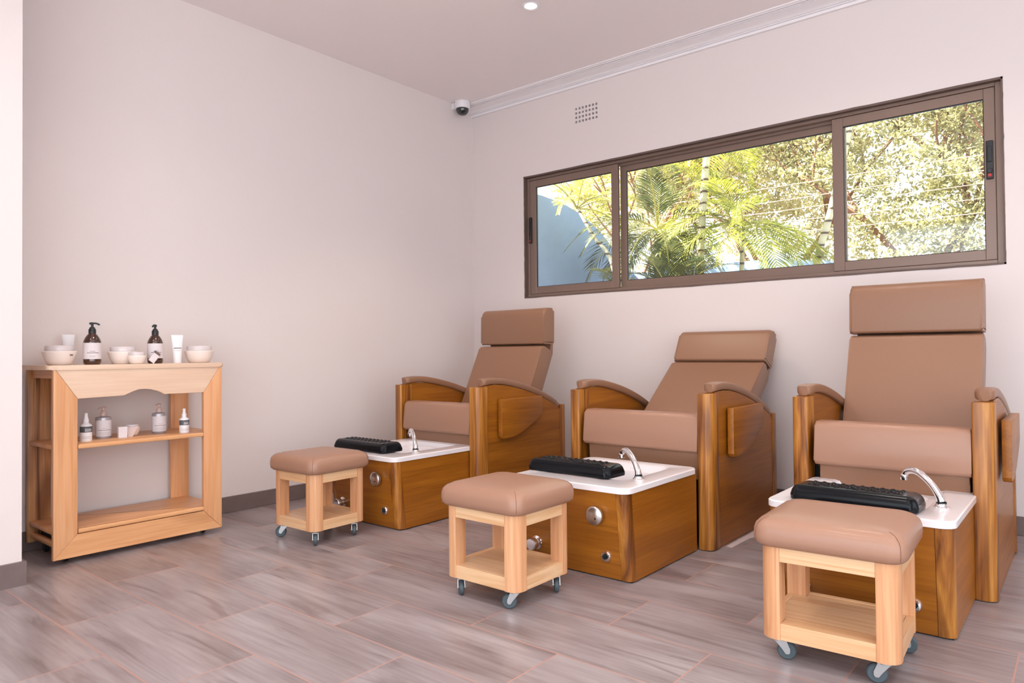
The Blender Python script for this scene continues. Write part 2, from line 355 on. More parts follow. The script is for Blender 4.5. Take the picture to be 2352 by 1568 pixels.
# brown painted reveal lining
bm = B(); t = .004
box(bm, WX0, WX1, -.003, .045, WZ1-t-.008, WZ1); box(bm, WX0, WX1, -.003, .045, WZ0, WZ0+.01); box(bm, WX0, WX0+.009, -.003, .045, WZ0, WZ1); box(bm, WX1-.008, WX1, -.003, .045, WZ0, WZ1)
bmesh.ops.subdivide_edges(bm, edges=bm.edges, cuts=30, use_grid_fill=True)
for v in bm.verts:
    if v.co.y < .0: v.co += Vector((noise.noise(v.co*23), 0, noise.noise(v.co*19+Vector((5, 3, 1)))))*.004
wobj('reveal', bm, M['reveal'], smooth=False)
FX0, FX1, FZ0, FZ1 = WX0+.009, WX1-.008, WZ0+.01, WZ1-.012
def frame(bm, x0, x1, z0, z1, y0, y1, w, bev=.002, wt=None, wb=None, wl=None, wr=None):
    wt = wt or w; wb = wb or w; wl = wl or w; wr = wr or w
    box(bm, x0, x0+wl, y0, y1, z0, z1, bev, 1); box(bm, x1-wr, x1, y0, y1, z0, z1, bev, 1)
    box(bm, x0+wl, x1-wr, y0, y1, z0, z0+wb, bev, 1); box(bm, x0+wl, x1-wr, y0, y1, z1-wt, z1, bev, 1)
bm = B(); frame(bm, FX0, FX1, FZ0, FZ1, .03, .125, .02, wr=.03)
box(bm, FX0+.02, FX1-.03, .068, .072, FZ0+.02, FZ0+.032); box(bm, FX0+.02, FX1-.03, .068, .074, FZ1-.036, FZ1-.02)
wobj('outer_frame', bm, M['alu'], smooth=False)
def sash(x0, x1, y0, name, wl, wr):
    bm = B(); frame(bm, x0, x1, FZ0+.022, FZ1-.022, y0, y0+.028, .055, wl=wl, wr=wr); f = wobj(name, bm, M['alu'], smooth=False)
    bm = B(); box(bm, x0+wl-.004, x1-wr+.004, y0+.012, y0+.017, FZ0+.022+.05, FZ1-.022-.05)
    p_ = obj('glass_pane', bm, M['glass'], f, smooth=False)
    for v in p_.data.vertices: v.co -= Vector((ox, oy, oz))
    # black rubber gasket line round the glass
    bm = B(); frame(bm, x0+wl-.001, x1-wr+.001, FZ0+.022+.054, FZ1-.022-.054, y0+.004, y0+.022, .004)
    k_ = obj('gasket', bm, M['darkplastic'], f, smooth=False)
    for v in k_.data.vertices: v.co -= Vector((ox, oy, oz))
    return f
s1 = sash(FX0+.02, 1.408, .036, 'sliding_sash', .064, .055)
s2 = sash(1.40, 2.955, .085, 'fixed_sash', .05, .05)
s3 = sash(2.893, FX1-.032, .036, 'sliding_sash', .062, .05)
def latch(x0, x1, z0, z1, parent):
    bm = B(); box(bm, x0, x1, .022, .037, z0, z1, .004, 2); box(bm, x0+.006, x1-.006, .016, .024, z0+.09, z1-.03, .003, 2); box(bm, x0+.005, x1-.005, .018, .024, z0+.03, z0+.055, .002, 1)
    box(bm, x0+.009, x1-.009, .019, .0225, z0+.012, z0+.028, 0, 1, 1)
    o = obj('latch', bm, [M['darkplastic'], M['red']], parent, smooth=False)
    for v in o.data.vertices: v.co -= Vector((ox, oy, oz))
latch(3.662, 3.694, 1.852, 2.056, s3); latch(FX0+.021, FX0+.047, 1.835, 2.045, s1)

# ------------------------------------------------------------------ air vent (cast grid of square holes set in the wall)
vt = thing('air_vent', 'small wall air vent with a grid of square holes above the window', 'vent', (1.162, 0, 2.76))
bm = B(); VX0, VX1, VZ0, VZ1 = -.106, .106, -.066, .066; ncol, nrow = 7, 4
px_ = (VX1-VX0)/ncol; pz_ = (VZ1-VZ0)/nrow
xs = [VX0]; 
for i in range(ncol): xs += [VX0+px_*i+px_*.22, VX0+px_*i+px_*.78]
xs.append(VX1); zs = [VZ0]
for i in range(nrow): zs += [VZ0+pz_*i+pz_*.2, VZ0+pz_*i+pz_*.72]
zs.append(VZ1)
for i in range(len(xs)-1):
    for j in range(len(zs)-1):
        if i % 2 == 1 and j % 2 == 1: continue
        box(bm, xs[i], xs[i+1], 0.0005, .02, zs[j], zs[j+1])
bmesh.ops.remove_doubles(bm, verts=bm.verts, dist=1e-5)
obj('grid', bm, M['paint'], vt, smooth=False)
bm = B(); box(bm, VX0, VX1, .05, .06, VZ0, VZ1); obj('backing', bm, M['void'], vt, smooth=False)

# ------------------------------------------------------------------ ceiling lamp and security camera
t = thing('downlight', 'round recessed white ceiling spotlight, lit', 'ceiling light', (1.519, -1.132, H))
bm = B(); lathe(bm, [(.034, 0), (.052, -.002), (.056, -.006), (.05, -.009), (.038, -.006), (.034, 0)], 40); obj('bezel', bm, M['whitep'], t)
bm = B(); lathe(bm, [(0, -.003), (.034, -.003), (.034, 0), (0, 0)], 32); obj('lens', bm, M['lamp'], t)
sl = bpy.data.objects.new('downlight_lamp', bpy.data.lights.new('downlight_lamp', 'SPOT')); C.objects.link(sl); sl.parent = t; sl.location = (0, 0, -.02)
sl.data.energy = 45; sl.data.spot_size = 1.9; sl.data.spot_blend = .6; sl.data.shadow_soft_size = .04; sl.data.color = (1, .80, .62)
t = thing('security_camera', 'white dome security camera with black glass in the ceiling corner', 'security camera', (.085, -.215, 3.03))
bm = B(); lathe(bm, [(0, .004), (.064, .004), (.066, -.01), (.065, -.036), (.060, -.050), (.055, -.054), (0, -.054)], 40); obj('housing', bm, M['whitep'], t)
bm = B(); lathe(bm, [(.0545, -.053), (.054, -.066), (.047, -.084), (.034, -.098), (.018, -.105), (0, -.107)], 32); obj('dome', bm, M['domeblack'], t)
bm = B(); box(bm, -.085, -.055, -.045, .045, -.05, .002, .004, 2); obj('wall_bracket', bm, M['whitep'], t)

# ------------------------------------------------------------------ pedicure chairs
ARM = [(.055, .797), (.10, .803), (.17, .805), (.25, .799), (.35, .782), (.45, .760), (.55, .733), (.65, .700), (.75, .660), (.84, .612)]
def chair(label, xl, W, yf, back, head, bx, seat_tilt=.0):
    """back/head: front line (t,z) bottom->top; bx: (x0,x1) of the backrest measured from the left edge"""
    t = thing('pedicure_chair', label, 'chair', (xl+W/2, yf, 0), 0, 'tan leather pedicure chairs with wooden sides')
    h = W/2
    for s in (-1, 1):
        o_ = s*h; i_ = s*(h-.052)
        lo, hi = min(o_-s*.006, i_), max(o_-s*.006, i_)
        und = [(a, z-.043) for a, z in ARM]
        pts = [(.06, .0), (.88, .0), (.88, .600), (.86, .600)]+[(a, z) for a, z in reversed(und)]
        pts = [p_ for p_ in pts if not (p_[0] == .06 and p_[1] > .1)]
        pts.append((.06, und[0][1]))
        bm = B(); prism(bm, pts, lo, hi, 'yz', .002, 1); obj('side_panel', bm, M['honey_y'], t, angle=25)
        # front post, rounded on the outside
        r = [.028, .028, .0, .0] if False else ([.03, .012, .004, .02] if s < 0 else [.008, .034, .02, .004])
        a, b = (o_, o_+.070) if s < 0 else (o_-.074, o_)
        bm = B(); prism(bm, rrect(a, b, 0, .10, r, 8), .004, .752, 'xy', .002, 1); obj('front_post', bm, M['teak_z'], t, angle=30)
        a, b = (o_, o_+.045) if s < 0 else (o_-.045, o_)
        bm = B(); prism(bm, rrect(a, b, .84, .90, [.004, .004, .02, .004] if s > 0 else [.004, .004, .004, .02], 5), .004, .598, 'xy', .003, 1); obj('back_post', bm, M['teak_z'], t, angle=30)
        # padded arm: pad section swept along the curve
        bm = B(); path = bez([(0, a_, z_) for a_, z_ in ARM], 5); w_ = .034; th = .042; rings = []
        k = 20
        for j, pnt in enumerate(path):
            fr_ = min(1, j/3.0); sc = .55+.45*math.sin(fr_*PI/2); sc2 = 1 if j < len(path)-2 else .8
            d = (path[min(j+1, len(path)-1)]-path[max(j-1, 0)]).normalized(); nrm = Vector((0, -d.z, d.y))
            if nrm.z < 0: nrm = -nrm
            ring = []
            for q in range(k):
                a_ = 2*PI*q/k; ca, sa = math.cos(a_), math.sin(a_)
                e = .45; x_ = math.copysign(abs(ca)**e, ca)*w_*sc*sc2; v_ = (math.copysign(abs(sa)**e, sa)*.5-.5)*th
                ring.append(bm.verts.new((s*(h-.037)+x_, pnt.y+nrm.y*v_, pnt.z+nrm.z*v_)))
            rings.append(ring)
        for ra, rb in zip(rings, rings[1:]):
            for q in range(k): bm.faces.new((ra[q], ra[(q+1) % k], rb[(q+1) % k], rb[q]))
        bm.faces.new(rings[0]); bm.faces.new(list(reversed(rings[-1])))
        obj('arm_pad', bm, M['leather'], t, angle=50)
    # folded side tray on the right side
    q = [(.175, .675), (.585, .675), (.585, .560)]
    for i in range(1, 9):
        a = i/8; q.append((.585-.36*a, .560-.125*math.sin(a*PI/2)))
    q += [(.2, .430), (.185, .435), (.175, .45)]
    bm = B(); prism(bm, q, h+.006, h+.038, 'yz', .003, 2); obj('side_tray', bm, M['honey_y'], t, angle=30)
    # cushions
    x0, x1 = -h+.096, h-.078
    bm = B(); prism(bm, rrect(0, .12, .462, .648, [.02, .015, .03, .018], 6), x0, x1, 'yz', .006, 2)
    for v in bm.verts:
        v.co.y += (v.co.z-.462)*.10-.012*math.sin((v.co.z-.462)/.186*PI)*(v.co.y < .06); c_ = math.sin((v.co.z-.462)/.184*PI)*.006; v.co.x += c_ if v.co.x > 0 else -c_
    fc = obj('front_cushion', bm, M['leather2'], t, angle=60)
    bm = B(); prism(bm, [(.045, .33), (.085, .33), (.085, .50), (.035, .50), (.03, .47), (.04, .43), (.05, .38)], x0+.012, x1-.008, 'yz', .006, 2); obj('lower_flap', bm, M['leather'], t, angle=60)
    bm = B(); prism(bm, [(.10, .50), (.10, .61), (.14, .615), (.62, .53), (.64, .45)], x0+.005, x1-.002, 'yz', .012, 3); obj('seat_cushion', bm, M['leather2'], t, angle=60)
    bm = B(); box(bm, -h+.055, h-.055, .11, .80, .02, .44); obj('seat_base', bm, M['blackpit'], t, smooth=False)
    # backrest and headrest as thick upholstered slabs
    bl, br_ = -h+bx[0], -h+bx[1]
    def slab(name, a, b, th, r, dx, mm, bevx):
        a = Vector(a); b = Vector(b); u = (b-a).normalized(); nn = Vector((u.y, -u.x))   # nn points backward (+t)
        if nn.x < 0: nn = -nn
        L = (b-a).length
        pts = [a+nn*yy+u*xx for xx, yy in rrect(0, L, 0, th, r, 6)]
        bm = B(); prism(bm, [(p_.x, p_.y) for p_ in pts], bl+dx, br_-dx, 'yz', bevx, 4)
        return obj(name, bm, mm, t, angle=50)
    slab('backrest', back[0], back[1], .125, [.02, .028, .03, .02], 0, M['leather'], .012)
    slab('headrest', head[0], head[1], .12, [.012, .05, .02, .01], .0, M['leather'], .016)
    u = (Vector(head[1])-Vector(head[0])).normalized(); nn = Vector((u.y, -u.x)); nn = nn if nn.x > 0 else -nn
    ub = (Vector(back[1])-Vector(back[0])).normalized(); nb = Vector((ub.y, -ub.x)); nb = nb if nb.x > 0 else -nb
    A = Vector(back[0])+nb*.115; Bp = Vector(back[1])+nb*.115; Cp = Vector(head[0])+u*.165+nn*.115
    pts = [A, Bp, Cp, Cp+nn*.02-u*.012, Bp+nb*.035+nn*.0, A+nb*.035]
    bm = B(); prism(bm, [(p_.x, p_.y) for p_ in pts], bl+.012, br_-.012, 'yz', .008, 3); obj('back_shell', bm, M['leather'], t, angle=50)
    return t
chair('tan leather pedicure chair in the corner beside the plain left wall', .512, .753, -1.35, ((.52, .50), (.775, 1.012)), ((.785, 1.015), (.79, 1.268)), (.074, .655))
chair('middle pedicure chair, its short backrest reclined furthest back', 1.848, .826, -1.25, ((.45, .51), (.965, .898)), ((.965, .902), (1.078, 1.100)), (.150, .738))
chair('tallest-looking pedicure chair with upright back below the right window sash', 3.045, .747, -1.25, ((.505, .50), (.70, 1.036)), ((.69, 1.040), (.705, 1.290)), (.075, .648))

# ------------------------------------------------------------------ foot basins
def basin(label, cx, yf, W=.612, L=.66, knob=(.15, .27)):
    """origin at the front bottom centre; +y runs under the chair"""
    t = thing('foot_basin', label, 'foot spa', (cx, yf, 0), 0, 'wooden foot basins with white rims')
    h = W/2; n_ = .012
    def body(bm, x0, x1, y0, y1, rr, z0, z1, lean=.045):
        prism(bm, rrect(x0, x1, y0, y1, rr, 6), z0, z1, 'xy')
        for v in bm.verts:
            if v.co.y < .14: v.co.y -= lean*(v.co.z/.375)*(1-max(0, v.co.y)/.14)
    bb = h-.008
    bm = B(); body(bm, -bb+.052, bb-.052, .001, .021, 0, .006, .372); obj('front_panel', bm, M['honey_x'], t, angle=20)
    for s in (-1, 1):
        a, b = (-bb, -bb+.0505) if s < 0 else (bb-.0505, bb)
        bm = B(); body(bm, a, b, -.0005, .034, [.03, 0, 0, 0] if s < 0 else [0, .03, 0, 0], .006, .372); obj('corner_post', bm, M['teak_z'], t, angle=30)
        a, b = (-bb, -bb+.018) if s < 0 else (bb-.018, bb)
        bm = B()
        prism(bm, [(.0362, .006), (L, .006), (L, .372), (.0362-.0338, .372)], a-.0012*(s > 0), b-.0012*(s > 0), 'yz'); obj('side_panel', bm, M['honey_y'], t, smooth=False)
    bm = B(); box(bm, -bb+.02, bb-.02, L-.02, L, .006, .372); obj('back_panel', bm, M['honey_x'], t, smooth=False)
    bm = B(); box(bm, -bb+.01, bb-.01, .012, L-.01, 0, .008); obj('plinth', bm, M['blackpit'], t, smooth=False)
    # white rim with sunken bowl
    f0 = -.052; outer = rrect(-h, h, f0, L+.01, .05, 8)
    bx0, bx1, by0, by1 = -.205, .195, .12, .55
    bm = B()
    def loop(pts, z): return [bm.verts.new((x, y, z)) for x, y in pts]
    inner = lambda d, r: rrect(bx0+d, bx1-d, by0+d, by1-d, r, 8)
    rings = [loop(outer, .374), loop(outer, .395), loop(rrect(-h+.004, h-.004, f0+.004, L+.006, .046, 8), .399), loop(inner(-.012, .05), .399), loop(inner(0, .045), .394),
             loop(inner(.006, .04), .372), loop(inner(.045, .03), .368), loop(inner(.05, .03), .355), loop(inner(.085, .03), .18), loop(inner(.11, .02), .17)]
    for a, b in zip(rings, rings[1:]):
        k = len(a)
        for i in range(k): bm.faces.new((a[i], a[(i+1) % k], b[(i+1) % k], b[i]))
    bm.faces.new(rings[-1])
    # underside
    under = loop(inner(-.02, .05), .374); k = len(under)
    for i in range(k): bm.faces.new((rings[0][i], rings[0][(i+1) % k], under[(i+1) % k], under[i]))
    obj('basin_rim', bm, M['white'], t, angle=35)
    # swan-neck tap
    tx, ty = h-.068, .165
    bm = B(); lathe(bm, [(0, .399), (.024, .399), (.025, .404), (.019, .41), (.017, .416), (.0, .416)], 28, tx, ty); tp = obj('tap', bm, M['chrome'], t)
    bm = B(); lathe(bm, [(.0, .415), (.0165, .415), (.0165, .421), (.0, .421)], 24, tx, ty); obj('seal_ring', bm, M['darkplastic'], tp)
    pth = bez([(tx, ty, .42), (tx-.006, ty+.004, .438), (tx-.030, ty+.018, .474), (tx-.062, ty+.036, .502), (tx-.092, ty+.054, .514), (tx-.118, ty+.070, .508), (tx-.130, ty+.078, .492)], 6)
    rr_ = [.0155-.0035*min(1, i/10) for i in range(len(pth))]
    bm = B(); tube(bm, pth, rr_, 16); obj('spout', bm, M['chrome'], tp, angle=60)
    bm = B(); e = pth[-1]; lathe(bm, [(0, .004), (.013, .004), (.014, -.002), (.012, -.018), (0, -.018)], 20, e.x, e.y, e.z); obj('nozzle', bm, M['chrome'], tp)
    # controls on the front panel
    def front_y(z): return -.045*z/.375-.001
    def knob_(x, z, r, name, m_):
        y = front_y(z)
        bm = B(); lathe(bm, [(0, 0), (r*.62, 0), (r*.9, -.006), (r, -.016), (r*.97, -.026), (r*.8, -.032), (0, -.034)], 32, x, y, z, 'y')
        return obj(name, bm, m_, t), y
    kx = knob[0]; r = .040
    k1, y = knob_(kx, .272, r, 'control_knob', M['steel'])
    bm = B(); lathe(bm, [(0, -.033), (.004, -.033), (.004, -.0355), (0, -.0355)], 12, kx+.012, y, .262, 'y'); obj('knob_marker', bm, M['darkplastic'], k1)
    bm = B(); z = .098; y = front_y(z); lathe(bm, [(0, 0), (.024, 0), (.024, -.003), (.020, -.008), (.014, -.009), (.013, -.005), (0, -.005)], 28, kx+.03, y, z, 'y'); pj = obj('push_button', bm, M['chrome'], t)
    bm = B(); lathe(bm, [(0, -.004), (.012, -.004), (.010, -.010), (0, -.011)], 20, kx+.03, y, z, 'y'); obj('button_cap', bm, M['domeblack'], pj)
    bm = B(); x = -.185; z = .098; y = front_y(z)
    lathe(bm, [(0, 0), (.03, 0), (.03, -.005), (.018, -.009), (.016, -.02), (.026, -.026), (.028, -.045), (.024, -.054), (0, -.056)], 28, x, y, z, 'y'); obj('drain_handle', bm, M['chrome'], t)
    return t
basin('wooden foot basin with white rim between corner chair and left stool', .886, -1.886, L=.65)
basin('wooden foot basin with white rim in front of the reclined middle chair', 2.306, -1.886, L=.615)
basin('wooden foot basin with white rim at the right, mostly behind the nearest stool', 3.424, -1.738, L=.555)

# ------------------------------------------------------------------ black quilted footrests on the rims
def footrest(label, cx, cy, z, L=.465, D=.16, rz=0):
    t = thing('footrest', label, 'footrest', (cx, cy, z), rz, 'black quilted footrests on the basins')
    nx, ny = 96, 34; bm = B(); g_ = {}
    hx, hy = L/2, D/2; Hh = .056
    def prof(u):  # superellipse fall-off to the sides
        return u
    for i in range(nx+1):
        for j in range(ny+1):
            x = -hx+L*i/nx; y = -hy+D*j/ny
            dx = max(0, abs(x)-(hx-.035))/.035; dy = max(0, abs(y)-(hy-.035))/.035
            d = min(1, math.sqrt(dx*dx+dy*dy)); zz = Hh*(.32+.68*math.sqrt(max(0, 1-d*d)))
            in_ = max(0, min(1, (hx-.05-abs(x))/.012))*max(0, min(1, (hy-.034-abs(y))/.01))
            a = (x+y*1.0)/.0335*PI; b = (x-y*1.0)/.0335*PI
            qd = min(1, (abs(math.sin(a))*abs(math.sin(b)))**.45)
            zz += in_*(.010*qd-.004)
            if abs(x) > hx-1e-6 or abs(y) > hy-1e-6: zz = min(zz, Hh*.32)
            g_[i, j] = bm.verts.new((x, y, zz))
    for i in range(nx):
        for j in range(ny): bm.faces.new((g_[i, j], g_[i+1, j], g_[i+1, j+1], g_[i, j+1]))
    edge = [g_[i, 0] for i in range(nx+1)]+[g_[nx, j] for j in range(1, ny+1)]+[g_[i, ny] for i in range(nx-1, -1, -1)]+[g_[0, j] for j in range(ny-1, 0, -1)]
    # round the plan corners
    for v in bm.verts:
        cxn, cyn = hx-.03, hy-.03
        if abs(v.co.x) > cxn and abs(v.co.y) > cyn:
            dx, dy = abs(v.co.x)-cxn, abs(v.co.y)-cyn; m_ = max(dx, dy); q = math.hypot(dx, dy)
            if q > 0: k = m_/q; v.co.x = math.copysign(cxn+dx*k, v.co.x); v.co.y = math.copysign(cyn+dy*k, v.co.y)
    low = [bm.verts.new((v.co.x*.995, v.co.y*.99, .004)) for v in edge]; k = len(edge)
    for i in range(k): bm.faces.new((edge[i], low[i], low[(i+1) % k], edge[(i+1) % k]))
    bm.faces.new(low)
    obj('quilted_pad', bm, M['black'], t, angle=35)
    for s in (-1, 1):
        bm = B(); prism(bm, rrect(s*(hx-.05)-.022, s*(hx-.05)+.022, -hy+.02, hy-.02, .01, 4), 0, .006, 'xy')
        obj('foot', bm, M['darkplastic'], t)
    return t
footrest('black quilted footrest on the basin rim of the corner chair', .80, -1.80, .399, rz=.0)
footrest('black quilted footrest on the basin rim of the middle chair', 2.215, -1.725, .399, rz=-.03)
footrest('black quilted footrest on the right basin rim behind the nearest stool', 3.405, -1.665, .399, L=.43, rz=-.03)

# ------------------------------------------------------------------ rolling stools
def stool(label, cx, cy, rz, W=.372, D=.35, cast=(0, 0, 0, 0), extra=None):
    t = thing('rolling_stool', label, 'stool', (cx, cy, 0), rz, 'low wooden stools on casters with tan seats')
    hx, hy = W/2, D/2; z0, z1 = .072, .362; p_ = .06
    for sx in (-1, 1):
        for sy in (-1, 1):
            rr = {(-1, -1): [.042, 0, 0, 0], (1, -1): [0, .042, 0, 0], (1, 1): [0, 0, .042, 0], (-1, 1): [0, 0, 0, .042]}[(sx, sy)]
            a, b = (-hx, -hx+p_) if sx < 0 else (hx-p_, hx); c, d = (-hy, -hy+p_) if sy < 0 else (hy-p_, hy)
            bm = B(); prism(bm, rrect(a, b, c, d, [max(q, .001) for q in rr], 8), z0, z1, 'xy'); obj('leg', bm, M['ash_z'], t, angle=30)
    for s in (-1, 1):
        a, b = (-hy+.002, -hy+.024) if s < 0 else (hy-.024, hy-.002)
        for zz in ((z0, z0+.05), (z1-.052, z1)):
            bm = B(); box(bm, -hx+p_, hx-p_, a, b, zz[0], zz[1], .001, 1); obj('rail', bm, M['pine_x'], t, smooth=False)
        a, b = (-hx+.002, -hx+.024) if s < 0 else (hx-.024, hx-.002)
        for zz in ((z0, z0+.05), (z1-.052, z1)):
            bm = B(); box(bm, a, b, -hy+p_, hy-p_, zz[0], zz[1], .001, 1); obj('rail', bm, M['pine_y'], t, smooth=False)
    bm = B(); box(bm, -hx+.025, hx-.025, -hy+.061, hy-.061, z0+.036, z0+.0495); box(bm, -hx+.061, hx-.061, -hy+.025, hy-.025, z0+.0365, z0+.0492); obj('shelf', bm, M['pine_x'], t, smooth=False)
    # seat: soft rounded cushion with crowned top
    bm = B(); ax, ay = hx+.022, hy+.024; zb, zt = .355, .448
    layers = [(zb, .028), (zb+.002, .012), (zb+.012, .002), (zb+.028, 0), (zb+.050, .001), (zb+.066, .006), (zb+.079, .018), (zb+.087, .036), (zb+.092, .064), (zb+.0945, .10), (zb+.0955, .14)]
    rings = []
    for z, ins in layers:
        pts = rrect(-ax+ins, ax-ins, -ay+ins, ay-ins, max(.012, .05-ins*.25), 8); rings.append([bm.verts.new((x, y, z)) for x, y in pts])
    for a, b in zip(rings, rings[1:]):
        k = len(a)
        for i in range(k): bm.faces.new((a[i], a[(i+1) % k], b[(i+1) % k], b[i]))
    bm.faces.new(rings[0]); bm.faces.new(list(reversed(rings[-1])))
    st = obj('seat', bm, M['leather2'], t, angle=70)
    # corner stitching lines
    for sx in (-1, 1):
        for sy in (-1, 1):
            pts = []
            for z, ins in layers[2:8]:
                r_ = max(.012, .05-ins*.25); d = r_*(1-1/math.sqrt(2)); pts.append((sx*(ax-ins-d+.0002), sy*(ay-ins-d+.0002), z))
            bm = B(); tube(bm, bez(pts, 4), .0007, 5); obj('seam', bm, M['seam'], st)
    for (sx, sy), ang in zip(((-1, -1), (1, -1), (1, 1), (-1, 1)), cast):
        cx_, cy_ = sx*(hx-.045), sy*(hy-.045)
        ca, sa = math.cos(ang), math.sin(ang)
        def T(bm):
            for v in bm.verts:
                x, y = v.co.x, v.co.y; v.co.x = cx_+x*ca-y*sa; v.co.y = cy_+x*sa+y*ca
        bm = B(); lathe(bm, [(0, z0+.0005), (.02, z0+.0005), (.021, z0-.004), (.019, z0-.007), (.021, z0-.009), (.021, z0-.013), (.012, z0-.015), (0, z0-.015)], 20)
        # fork, trailing in +x
        for s in (-1, 1):
            prism(bm, [(-.016, z0-.010), (.020, z0-.010), (.031, .036), (.031, .026), (.027, .020), (.018, .020), (.008, .034)], s*.0125, s*.0147, 'xz')
        box(bm, -.014, .018, -.0145, .0145, z0-.016, z0-.010, .001, 1)
        T(bm); c = obj('caster', bm, M['zinc'], t, angle=35)
        bm = B(); lathe(bm, [(.017, -.0095), (.0245, -.0095), (.028, -.0055), (.0285, 0), (.028, .0055), (.0245, .0095), (.017, .0095)], 28, .0215, 0, .0285, 'y', 0)
        lathe(bm, [(0, -.0065), (.017, -.0065), (.017, .0065), (0, .0065)], 24, .0215, 0, .0285, 'y', 1)
        lathe(bm, [(0, -.0165), (.006, -.0165), (.006, .0165), (0, .0165)], 14, .0215, 0, .0285, 'y', 2)
        T(bm); obj('wheel', bm, [M['rubber'], M['darkplastic'], M['zinc']], c, angle=35)
    if extra: extra(t, st, ax, ay)
    return t
def burn(t, st, ax, ay):
    bm = B(); lathe(bm, [(0, 0), (.004, 0), (.003, .0006), (0, .0008)], 10, -ax+.075, -ay+.055, .4475); obj('burn_mark', bm, M['seam'], st)
stool('low stool with a tiny dark mark on its seat, farthest left beside corner basin', .905, -2.205, .03, cast=(-2.3, -.62, -.7, 1.5), extra=burn, W=.345, D=.34)
stool('low wooden stool on casters in front of the middle foot basin', 2.253, -2.262, .0, cast=(-.72, -2.44, -.88, 1.0))
stool('nearest stool at the lower right, its far side hiding the right basin', 3.452, -2.07, .05, cast=(.25, -2.9, .1, 1.5), W=.385, D=.36)

# ------------------------------------------------------------------ display trolley
ct = thing('display_trolley', 'pale wooden display trolley with open shelves of beauty products', 'trolley', (.22, -2.893, 0))
cy0, cy1 = -.402, .402; fx0, fx1 = .176, .201; zt = .918; zb = .028
def cobj(name, bm, m, **k): return obj(name, bm, m, ct, **k)
bm = B(); prism(bm, [(cy0, zb), (cy0, .912), (cy0+.10, .760), (cy0+.10, .132)], fx0, fx1, 'yz', .003, 2); cobj('front_stile', bm, M['cart_z'], angle=30)
bm = B(); prism(bm, [(cy1, zb), (cy1-.10, .132), (cy1-.10, .760), (cy1, .912)], fx0, fx1, 'yz', .003, 2); cobj('front_stile', bm, M['cart_z'], angle=30)
arc = [(-.096, .765), (-.085, .772), (-.06, .785), (-.03, .793), (0, .796), (.03, .793), (.06, .784), (.085, .770), (.095, .762)]
bm = B(); prism(bm, [(cy0, .9125), (cy0+.1005, .7605)]+[(y, z) for y, z in arc]+[(cy1-.1005, .7605), (cy1, .9125)], fx0+.0005, fx1-.0005, 'yz', .002, 1); cobj('top_rail', bm, M['birch_y'], smooth=False)
bm = B(); prism(bm, [(cy0, zb-.0005), (cy1, zb-.0005), (cy1-.1005, .1315), (cy0+.1005, .1315)], fx0+.0005, fx1-.0005, 'yz', .002, 1); cobj('bottom_rail', bm, M['cart_y'], smooth=False)
bm = B(); prism(bm, rrect(-.185, fx1+.006, cy0-.028, cy1+.012, [.02, .02, .02, .02], 5), .896, zt, 'xy', .006, 3)
cobj('top_board', bm, M['birch_y'], angle=30)
bm = B(); prism(bm, rrect(-.165, fx1+.001, cy0+.102, cy1-.102, .001, 1), .526, .548, 'xy', .007, 3); box(bm, -.165, .176, cy0+.01, cy1-.01, .5265, .5475, .006, 2); cobj('middle_shelf', bm, M['cart_y'], angle=30)
bm = B(); prism(bm, rrect(-.165, fx1+.003, cy0+.102, cy1-.102, .001, 1), .134, .156, 'xy', .007, 3); box(bm, -.165, .176, cy0+.01, cy1-.01, .1345, .1555, .006, 2); cobj('bottom_shelf', bm, M['cart_y'], angle=30)
for s, m_ in ((-1, 'cart_dark'), (1, 'cart_z')):
    y0, y1 = (cy0+.004, cy0+.105) if s < 0 else (cy1-.105, cy1-.004)
    bm = B(); box(bm, -.190, -.165, y0, y1, .05, .895, .003, 2); cobj('back_stile', bm, M[m_], angle=30)
    yy = cy0+.02 if s < 0 else cy1-.042
    bm = B(); box(bm, -.165, .176, yy, yy+.022, .855, .894, .002, 1); cobj('side_rail', bm, M['cart_x'], smooth=False)
    bm = B(); tube(bm, [(-.165, yy+.011, .085), (.10, yy+.011, .085), (.176, yy+.011, .085)], .016, 12); cobj('round_rail', bm, M['cart_x'])
    # small bracket under the middle shelf
    bm = B(); prism(bm, [(.10, .526), (.176, .526), (.176, .44)], yy+.03, yy+.05, 'xz'); cobj('bracket', bm, M['cart_x'], smooth=False)
for sx in (-.13, .13):
    for sy in (-.33, .33):
        bm = B(); lathe(bm, [(0, -.009), (.02, -.009), (.0245, -.004), (.0245, .004), (.02, .009), (0, .009)], 20, sx, sy, .0245, 'y')
        box(bm, sx-.012, sx+.012, sy-.014, sy+.014, .045, .134); cobj('caster', bm, M['darkplastic'])

